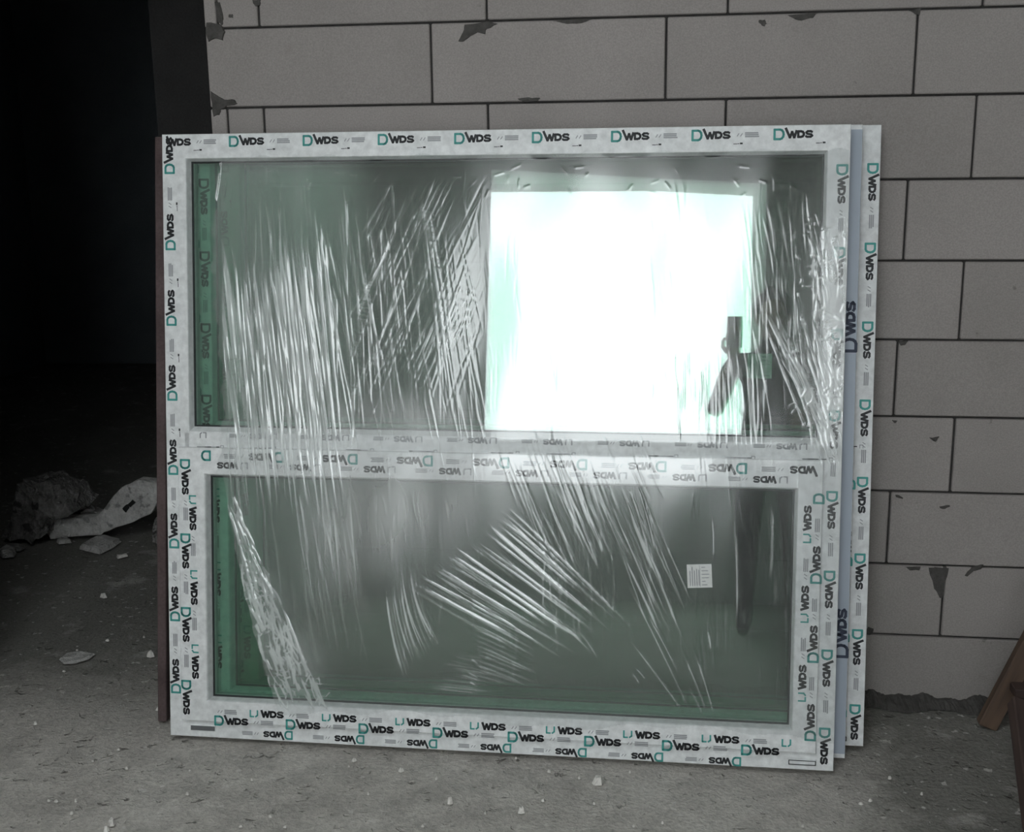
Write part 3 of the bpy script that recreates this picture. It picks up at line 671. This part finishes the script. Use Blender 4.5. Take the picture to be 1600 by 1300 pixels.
    eu = px(338, 400)[0]; jag = 0.004 * np.sin(Tg * 61) + 0.003 * np.sin(Tg * 143 + 1)
    edge_up = eu + jag + 0.012 * np.sin(Tg * 9)
    ys = np.linspace(750, 1120, 60); ep = np.array([px(edge_px(y), y) for y in ys])
    edge_lo = np.interp(Tg, ep[::-1, 1], ep[::-1, 0]) + 0.4 * jag
    keep &= np.where(Tg > 0.69, Sg > edge_up, Sg > edge_lo)
    keep &= Tg < 1.482 + 0.006 * np.sin(Sg * 31) + 0.004 * np.sin(Sg * 77)
    keep &= Tg > 0.088 + 0.010 * np.sin(Sg * 9 + 2) + 0.006 * np.sin(Sg * 33)
    idx = np.arange(ns * ntt).reshape(ntt, ns)
    q = np.stack([idx[:-1, :-1], idx[:-1, 1:], idx[1:, 1:], idx[1:, :-1]], -1)
    kq = keep[:-1, :-1] & keep[:-1, 1:] & keep[1:, 1:] & keep[1:, :-1]
    faces = q[kq]
    used = np.unique(faces); remap = -np.ones(ns * ntt, int); remap[used] = np.arange(len(used))
    co = np.stack([Sg, -Z, Tg], -1).reshape(-1, 3)[used]; faces = remap[faces]
    me = bpy.data.meshes.new('stretch_wrap')
    me.vertices.add(len(co)); me.vertices.foreach_set('co', co.astype(np.float32).ravel())
    me.loops.add(faces.size); me.loops.foreach_set('vertex_index', faces.astype(np.int32).ravel())
    me.polygons.add(len(faces)); me.polygons.foreach_set('loop_start', np.arange(0, faces.size, 4, dtype=np.int32))
    me.polygons.foreach_set('use_smooth', np.ones(len(faces), bool))
    me.update(calc_edges=True)
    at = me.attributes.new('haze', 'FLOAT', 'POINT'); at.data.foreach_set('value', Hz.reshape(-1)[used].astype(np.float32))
    at = me.attributes.new('crepe', 'FLOAT', 'POINT'); at.data.foreach_set('value', Cr.reshape(-1)[used].astype(np.float32))
    return me
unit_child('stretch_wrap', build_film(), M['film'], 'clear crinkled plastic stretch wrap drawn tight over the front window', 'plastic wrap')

# ================================================================ LOOSE THINGS
# ---- narrow brown batten standing behind the unit's left edge
def batten():
    b0 = on_floor(246.5, 1128); b1 = on_floor(260, 1128); a0 = on_y(241.5, 214, -0.17); a1 = on_y(257, 214, -0.17)
    V = []
    for (p, q) in ((b0, b1), (a0, a1)):
        for dy in (0, 0.028): V += [(p[0], p[1] + dy, p[2]), (q[0], q[1] + dy, q[2])]
    F = [(0, 1, 3, 2), (4, 6, 7, 5), (0, 4, 5, 1), (1, 5, 7, 3), (3, 7, 6, 2), (2, 6, 4, 0)]
    me = mesh('brown_batten', V, F); bm = bmesh.new(); bm.from_mesh(me); bmesh.ops.recalc_face_normals(bm, faces=list(bm.faces))
    bmesh.ops.bevel(bm, geom=list(bm.edges), offset=0.002, segments=1, affect='EDGES'); bm.to_mesh(me); bm.free(); return me
tag(link('wooden_batten', batten(), M['brown']), 'dark brown upright batten along the left edge of the windows', 'batten')

# ---- rubble on the dark room's floor
def slab(px_pts, Y, thick, name, mat, rough=0.006, tilt=0.0, parent=None):
    """broken flat piece standing or leaning at distance Y: outline, real thickness, chipped faces"""
    P = [on_y(x, y, Y) for x, y in px_pts]; zmin = min(p[2] for p in P)
    bm = bmesh.new(); vs = [bm.verts.new(p) for p in P]; f = bm.faces.new(vs)
    r = bmesh.ops.extrude_face_region(bm, geom=[f]); ev = [g for g in r['geom'] if isinstance(g, bmesh.types.BMVert)]
    for v in ev: v.co.y += thick
    bmesh.ops.triangulate(bm, faces=list(bm.faces)); bmesh.ops.subdivide_edges(bm, edges=list(bm.edges), cuts=2, use_grid_fill=True)
    for v in bm.verts:
        v.co += Vector((random.uniform(-1, 1), random.uniform(-1, 1), random.uniform(-1, 1))) * rough
        v.co.y += (v.co.z - zmin) * tilt
        v.co.z += FLOOR - zmin + rough
    return link(name, bm_mesh(bm, name), mat, parent)
o = slab([(70, 815), (73, 836), (80, 841), (150, 838), (167, 831), (205, 818), (232, 805), (243, 785), (243, 768), (232, 760), (205, 758), (180, 769), (166, 786), (150, 807), (140, 811), (100, 814)], 1.08, 0.05, 'plaster_slab', M['rubble'], 0.004, 0.25)
tag(o, 'pale bent slab of broken plaster with two dark holes', 'rubble')
for hp in ([(187, 797), (193, 791), (197, 797), (192, 804)], [(194, 792), (201, 785), (206, 789), (199, 796)]):
    b_ = slab(hp, 1.0, 0.02, 'hole_shade', M['hole'], 0.001, 0.0, o)  # dark lump painting the shade inside a hole of the slab
    P_ = [on_y(x, y, 1.08) for x, y in hp]; zc = np.mean([p[2] for p in P_]); xc = np.mean([p[0] for p in P_])
    me_ = b_.data; zs = np.mean([v.co.z for v in me_.vertices]); xs_ = np.mean([v.co.x for v in me_.vertices]); ys_ = np.mean([v.co.y for v in me_.vertices])
    for v in me_.vertices: v.co.z += zc - zs; v.co.x += xc - xs_; v.co.y += 1.08 + 0.25 * (zc - FLOOR) - ys_ - 0.0
tag(slab([(4, 846), (14, 775), (24, 764), (58, 763), (82, 772), (106, 786), (116, 800), (108, 812), (70, 818), (68, 842), (48, 851), (20, 850)], 1.0, 0.14, 'broken_block', M['rubble_dark'], 0.013, 0.3), 'rough dark broken block left of the bent plaster slab', 'rubble')
tag(slab([(121, 783), (130, 778), (148, 783), (168, 787), (160, 798), (146, 806), (134, 801), (128, 792)], 1.22, 0.05, 'plaster_shard', M['rubble'], 0.004, 0.2), 'small jagged pale shard behind the bent slab', 'rubble')
tag(slab([(238, 772), (247, 768), (250, 790), (246, 815), (236, 812), (234, 795)], 1.05, 0.05, 'plaster_shard', M['rubble_dark'], 0.004, 0.2), 'grey shard wedged beside the batten at the slab end', 'rubble')
def flat_piece(px_pts, h, name, mat, label, rough=0.003, cat='rubble', group=None):
    P = [on_floor(x, y) for x, y in px_pts]; c = sum(P) / len(P)
    bm = bmesh.new(); lo = [bm.verts.new((p[0], p[1], FLOOR - 0.001)) for p in P]; hi = []
    for p in P:
        q = c + (p - c) * 0.86; hi.append(bm.verts.new((q[0], q[1], FLOOR + h * random.uniform(0.7, 1.1))))
    n = len(P); bm.faces.new(lo[::-1]); bm.faces.new(hi)
    for i in range(n): bm.faces.new((lo[i], lo[(i + 1) % n], hi[(i + 1) % n], hi[i]))
    bmesh.ops.triangulate(bm, faces=list(bm.faces)); bmesh.ops.subdivide_edges(bm, edges=list(bm.edges), cuts=1)
    for v in bm.verts:
        if v.co.z > FLOOR + h * 0.3: v.co += Vector((random.uniform(-1, 1), random.uniform(-1, 1), random.uniform(-1, 1))) * rough
    return tag(link(name, bm_mesh(bm, name), mat), label, cat, group)
flat_piece([(124, 858), (140, 847), (165, 842), (190, 846), (176, 856), (156, 866)], 0.02, 'plaster_plate', M['rubble'], 'flat thin plaster plate lying in front of the bent slab')
flat_piece([(88, 847), (105, 843), (112, 848), (92, 850)], 0.015, 'plaster_scrap', M['rubble'], 'thin scrap under the bent slab near the dark block')
flat_piece([(0, 868), (10, 861), (26, 864), (22, 870), (4, 872)], 0.03, 'plaster_scrap', M['rubble'], 'pale scrap at the left edge in front of the dark block')
flat_piece([(8, 857), (22, 853), (40, 857), (30, 861), (14, 861)], 0.02, 'plaster_scrap', M['rubble_dark'], 'grey scrap just under the dark broken block')
flat_piece([(182, 870), (198, 866), (200, 869), (184, 873)], 0.008, 'plaster_scrap', M['chip'], 'small pale flake in front of the plaster plate')

# ---- chips and crumbs lying on the screed (pixel, width in pixels, height in metres)
CHIPS = [(935, 1222, 24, 0.022, 'largest pale stone chip on the floor, below the middle of the window'), (814, 1268, 12, 0.014, 'pale pebble near the bottom edge left of the large chip'),
         (162, 932, 11, 0.014, 'pale pebble lying alone on the dark floor left of the windows'), (236, 1024, 16, 0.018, 'pale chip close to the lower left corner of the windows'),
         (174, 1287, 14, 0.016, 'white pebble of the pair at the bottom edge, right one'), (166, 1296, 10, 0.012, 'white pebble of the pair at the bottom edge, left one'),
         (553, 1187, 10, 0.006, 'small white flake just below the frame, left of centre'), (627, 1203, 11, 0.007, 'small pale chip below the frame left of centre with a dark pit'),
         (703, 1254, 9, 0.016, 'upright whitish splinter on the floor below the frame'), (247, 1108, 8, 0.008, 'tiny white crumb left of the lower left frame corner')]
CR = [(88, 1251), (76, 1250), (112, 1270), (293, 1240), (185, 1170), (198, 1200), (145, 1188), (296, 1203), (55, 1130), (393, 1218), (118, 1251), (376, 1290), (445, 1291), (422, 1275), (682, 1216), (758, 1270), (858, 1205), (905, 1215), (848, 1250), (928, 1255),
      (984, 1206), (806, 1184), (1035, 1285), (1345, 1255), (1440, 1240), (1360, 1250), (1254, 1290), (1390, 1215), (990, 1290), (545, 1197), (575, 1240), (660, 1290), (310, 1145), (225, 995), (168, 1000), (120, 1015), (100, 1048)]
def chip(px, py, wpx, h, label, group=None, name='stone_chip'):
    c = on_floor(px, py); sc_ = wpx * np.linalg.norm(c - CAM) / FPX; n = random.randint(5, 7); bm = bmesh.new(); a0 = random.random() * 6
    lo, hi = [], []
    for k in range(n):
        a = a0 + 6.283 * k / n + random.uniform(-.25, .25); r = sc_ / 2 * random.uniform(.75, 1.1)
        lo.append(bm.verts.new((r * math.cos(a), r * .8 * math.sin(a), -0.001))); hi.append(bm.verts.new((r * .6 * math.cos(a + .2), r * .5 * math.sin(a + .2), h * random.uniform(.6, 1.05))))
    bm.faces.new(lo[::-1]); bm.faces.new(hi)
    for i in range(n): bm.faces.new((lo[i], lo[(i + 1) % n], hi[(i + 1) % n], hi[i]))
    o = link(name, bm_mesh(bm, name), M['chip']); o.location = (c[0], c[1], FLOOR - 0.002); return tag(o, label, 'stone chip', group)
for a in CHIPS: chip(*a)
for x, y in CR: chip(x, y, R_ if (R_ := random.uniform(3.5, 7)) else 5, random.uniform(0.003, 0.007), 'tiny pale crumb of mortar lying on the concrete floor', 'tiny crumbs scattered over the floor', 'mortar_crumb')

# dried cement lumps, left
flat_piece([(92, 1030), (104, 1020), (130, 1018), (150, 1021), (138, 1030), (118, 1036), (100, 1037)], 0.004, 'cement_patch', M['rubble'], 'low pale patch of dried cement on the floor left of the windows', 0.002, 'cement patch')

# ---- wooden trestle cut off by the right edge
def beam(a, b, w_, d_, name, mat, parent, up=(0, 1, 0)):
    a, b = Vector(a), Vector(b); z = (b - a); L_ = z.length; z.normalize(); x = Vector(up).cross(z).normalized(); y = z.cross(x)
    me = box_mesh(name, -w_ / 2, w_ / 2, -d_ / 2, d_ / 2, 0, L_, 0.003)
    o = link(name, me, mat, parent); o.matrix_world = Matrix(((x[0], y[0], z[0], a[0]), (x[1], y[1], z[1], a[1]), (x[2], y[2], z[2], a[2]), (0, 0, 0, 1))); return o
f0 = on_floor(1541, 1134); tr_root = bpy.data.objects.new('wooden_trestle', None); C.objects.link(tr_root); tr_root.empty_display_size = .1
tag(tr_root, 'brown wooden trestle cut off by the right edge of the picture', 'trestle')
fx, fy = f0[0], f0[1]
top1 = Vector((fx + 0.30, fy - 0.02, 0.74)); back_r = Vector((fx + 0.62, fy - 0.02, FLOOR)); front_l = Vector((fx + 0.02, fy - 0.62, FLOOR)); front_r = Vector((fx + 0.62, fy - 0.62, FLOOR)); top2 = Vector((fx + 0.30, fy - 0.60, 0.74))
beam((fx, fy, FLOOR), top1 + Vector((-0.02, 0, 0)), 0.05, 0.03, 'leg', M['timber'], tr_root); beam(back_r, top1 + Vector((0.02, 0, 0)), 0.05, 0.03, 'leg', M['timber'], tr_root)
jb = Vector(on_y(1592, 1098, fy - 0.20)); beam(Vector(on_floor(1625, 1345)), jb, 0.045, 0.035, 'leg', M['timber_red'], tr_root); beam(front_r, top2 + Vector((0.02, 0, 0)), 0.05, 0.03, 'leg', M['timber_red'], tr_root)
beam(top1 + Vector((0, .12, 0.02)), top2 + Vector((0, -.12, 0.02)), 0.10, 0.05, 'top_beam', M['timber'], tr_root, (0, 0, 1))
beam((fx + 0.045, fy - 0.03, 0.115), (fx + 0.58, fy - 0.03, 0.115), 0.025, 0.075, 'brace', M['timber_red'], tr_root, (0, 1, 0))
beam((fx + 0.045, fy - 0.61, 0.16), (fx + 0.58, fy - 0.61, 0.16), 0.025, 0.07, 'brace', M['timber_red'], tr_root, (0, 1, 0))

# ================================================================ PERSON behind the camera, seen only as a reflection
def person():
    px_, py_ = 1.17, -3.58
    J = {}; E_ = []
    def j(n, p, r, par=None):
        J[n] = (p, r)
        if par: E_.append((par, n))
    f = FLOOR
    j('pelvis', (px_, py_, 0.93), (0.155, 0.115)); j('waist', (px_, py_, 1.08), (0.145, 0.105), 'pelvis'); j('chest', (px_, py_ + .01, 1.27), (0.165, 0.115), 'waist')
    j('neckb', (px_, py_ + .005, 1.43), (0.085, 0.08), 'chest'); j('neck', (px_, py_ + .02, 1.50), (0.055, 0.058), 'neckb'); j('head', (px_, py_ + .035, 1.58), (0.072, 0.088), 'neck')
    j('head2', (px_, py_ + .03, 1.655), (0.076, 0.094), 'head'); j('crown', (px_, py_ + .02, 1.70), (0.05, 0.065), 'head2')
    for s, el, wr in ((-1, (0.87, -3.47, 1.10), (0.955, -3.255, 1.36)), (1, (1.50, -3.50, 1.12), (1.36, -3.30, 1.08))):
        n = 'L' if s < 0 else 'R'
        j('sh' + n, (px_ + s * .19, py_, 1.385), (0.068, 0.065), 'chest'); j('ua' + n, tuple(np.array((px_ + s * .19, py_, 1.385)) * .5 + np.array(el) * .5), (0.055, 0.052), 'sh' + n)
        j('el' + n, el, (0.046, 0.044), 'ua' + n); j('fa' + n, tuple(np.array(el) * .55 + np.array(wr) * .45), (0.042, 0.040), 'el' + n); j('wr' + n, wr, (0.029, 0.025), 'fa' + n)
        j('hp' + n, (px_ + s * .095, py_, 0.87), (0.10, 0.10), 'pelvis'); j('th' + n, (px_ + s * .11, py_ + .01, 0.68), (0.083, 0.083), 'hp' + n); j('kn' + n, (px_ + s * .115, py_ + .015, 0.48), (0.06, 0.063), 'th' + n)
        j('cf' + n, (px_ + s * .12, py_ - .005, 0.33), (0.057, 0.06), 'kn' + n); j('an' + n, (px_ + s * .125, py_ - .015, f + .085), (0.043, 0.045), 'cf' + n)
        j('ft' + n, (px_ + s * .135, py_ + .06, f + .047), (0.045, 0.04), 'an' + n); j('to' + n, (px_ + s * .145, py_ + .155, f + .036), (0.042, 0.03), 'ft' + n)
    names = list(J); me = bpy.data.meshes.new('person_skeleton'); me.from_pydata([J[k][0] for k in names], [(names.index(a), names.index(b)) for a, b in E_], [])
    o = bpy.data.objects.new('person_skeleton', me); C.objects.link(o)
    sk = o.modifiers.new('Skin', 'SKIN'); sk.use_smooth_shade = True
    sv = me.skin_vertices[0].data
    for i, k in enumerate(names): sv[i].radius = J[k][1]; sv[i].use_root = (k == 'pelvis')
    sb_ = o.modifiers.new('Sub', 'SUBSURF'); sb_.levels = 2; sb_.render_levels = 2
    bpy.context.view_layer.update(); dg = bpy.context.evaluated_depsgraph_get()
    body = bpy.data.meshes.new_from_object(o.evaluated_get(dg)); bpy.data.objects.remove(o); bpy.data.meshes.remove(me)
    bm = bmesh.new(); bm.from_mesh(body)
    def tube(pts, rad):
        rings = []
        for i, (p, r) in enumerate(zip(pts, rad)):
            p = Vector(p); d = (Vector(pts[min(i + 1, len(pts) - 1)]) - Vector(pts[max(i - 1, 0)])).normalized(); a = d.orthogonal().normalized(); b = d.cross(a)
            rings.append([bm.verts.new(p + (a * math.cos(6.283 * k / 8) + b * math.sin(6.283 * k / 8)) * r) for k in range(8)])
        for q0, q1 in zip(rings[:-1], rings[1:]):
            for k in range(8): bm.faces.new((q0[k], q0[(k + 1) % 8], q1[(k + 1) % 8], q1[k])).smooth = True
        bm.faces.new(rings[0][::-1]); bm.faces.new(rings[-1])
    # left hand around the phone, right hand relaxed: palm, four fingers, thumb
    for (wr, dirv, side, curl, fl) in ((Vector((0.955, -3.255, 1.36)), Vector((-.02, .08, .99)), Vector((1, 0, 0)), Vector((0, 1, 0)), 1), (Vector((1.36, -3.30, 1.08)), Vector((-.6, .75, -.2)), Vector((.1, .15, .97)), Vector((-.75, -.6, 0)), -1)):
        dirv.normalize(); side = (side - dirv * side.dot(dirv)).normalized(); pc = wr + dirv * 0.045
        tube([wr - dirv * .01, wr + dirv * .03, wr + dirv * .075, wr + dirv * .09], [0.026, 0.034, 0.036, 0.026])
        for k, L_ in enumerate((0.072, 0.080, 0.075, 0.060)):
            b0 = wr + dirv * .08 + side * (k - 1.5) * 0.019; m1 = b0 + dirv * L_ * .45 + curl * .010; m2 = m1 + dirv * L_ * .30 + curl * .022; e2 = m2 + dirv * L_ * .08 + curl * .022
            tube([b0, m1, m2, e2], [0.0095, 0.0088, 0.008, 0.006])
        t0 = wr + dirv * .03 - side * .03 * fl; tube([t0, t0 - side * .022 * fl + dirv * .025 + curl * .008, t0 - side * .022 * fl + dirv * .052 + curl * .022, t0 - side * .014 * fl + dirv * .066 + curl * .03], [0.013, 0.011, 0.0095, 0.007])
    hx, hy, hz = px_, py_ + .035, 1.60
    tube([(hx, hy + .080, hz + .03), (hx, hy + .100, hz + .0), (hx, hy + .108, hz - .015), (hx, hy + .09, hz - .022)], [0.008, 0.011, 0.014, 0.01])       # nose
    tube([(hx - .024, hy + .082, hz - .048), (hx, hy + .091, hz - .05), (hx + .024, hy + .082, hz - .048)], [0.003, 0.007, 0.003])                           # mouth
    for s in (-1, 1):
        tube([(hx + s * .072, hy - .005, hz - .03), (hx + s * .083, hy - .01, hz), (hx + s * .08, hy - .015, hz + .03)], [0.007, 0.013, 0.008])
        tube([(hx + s * .030, hy + .074, hz + .03), (hx + s * .030, hy + .088, hz + .03)], [0.012, 0.006])
    bmesh.ops.recalc_face_normals(bm, faces=list(bm.faces)); bm.to_mesh(body); bm.free()
    for p in body.polygons:
        c = p.center; hand = (c.z > 1.375 and c.y > -3.30 and c.x < 1.05) or ((c - Vector((1.36, -3.30, 1.08))).dot(Vector((-.6, .75, -.2))) > 0.02 and c.z > 0.9 and c.x < 1.40 and c.y > -3.34)
        p.material_index = 1 if (hand or c.z > 1.49) else 0
    return body
pb = link('person', person(), [M['cloth_dark'], M['skin']]); tag(pb, 'person in dark clothes holding up a phone, a dim shape in the glass', 'person')
def hair():
    bm = bmesh.new(); bmesh.ops.create_uvsphere(bm, u_segments=20, v_segments=14, radius=1)
    kill = [v for v in bm.verts if v.co.z < -0.35 or (v.co.y > 0.35 and v.co.z < 0.45)]; bmesh.ops.delete(bm, geom=kill, context='VERTS')
    for v in bm.verts: k = 1 + random.uniform(-.02, .03); v.co = Vector((v.co.x * .098 * k + 1.17, v.co.y * .118 * k - 3.555, v.co.z * .115 * k + 1.655))
    return bm_mesh(bm, 'hair', smooth=True)
link('hair', hair(), M['hair'], pb)
ph = tag(link('phone', box_mesh('phone', -0.037, 0.037, -0.0045, 0.0045, 0, 0.155, 0.004), M['phone']), 'black phone held upright in the reflected figure\'s hand', 'phone'); ph.location = (0.955, -3.205, 1.405)
bm = bmesh.new(); box_bm(bm, -0.03, -0.008, 0.0045, 0.0065, 0.11, 0.145); link('lens_bump', bm_mesh(bm, 'lens_bump', 0.0015, 1), M['phone'], ph)
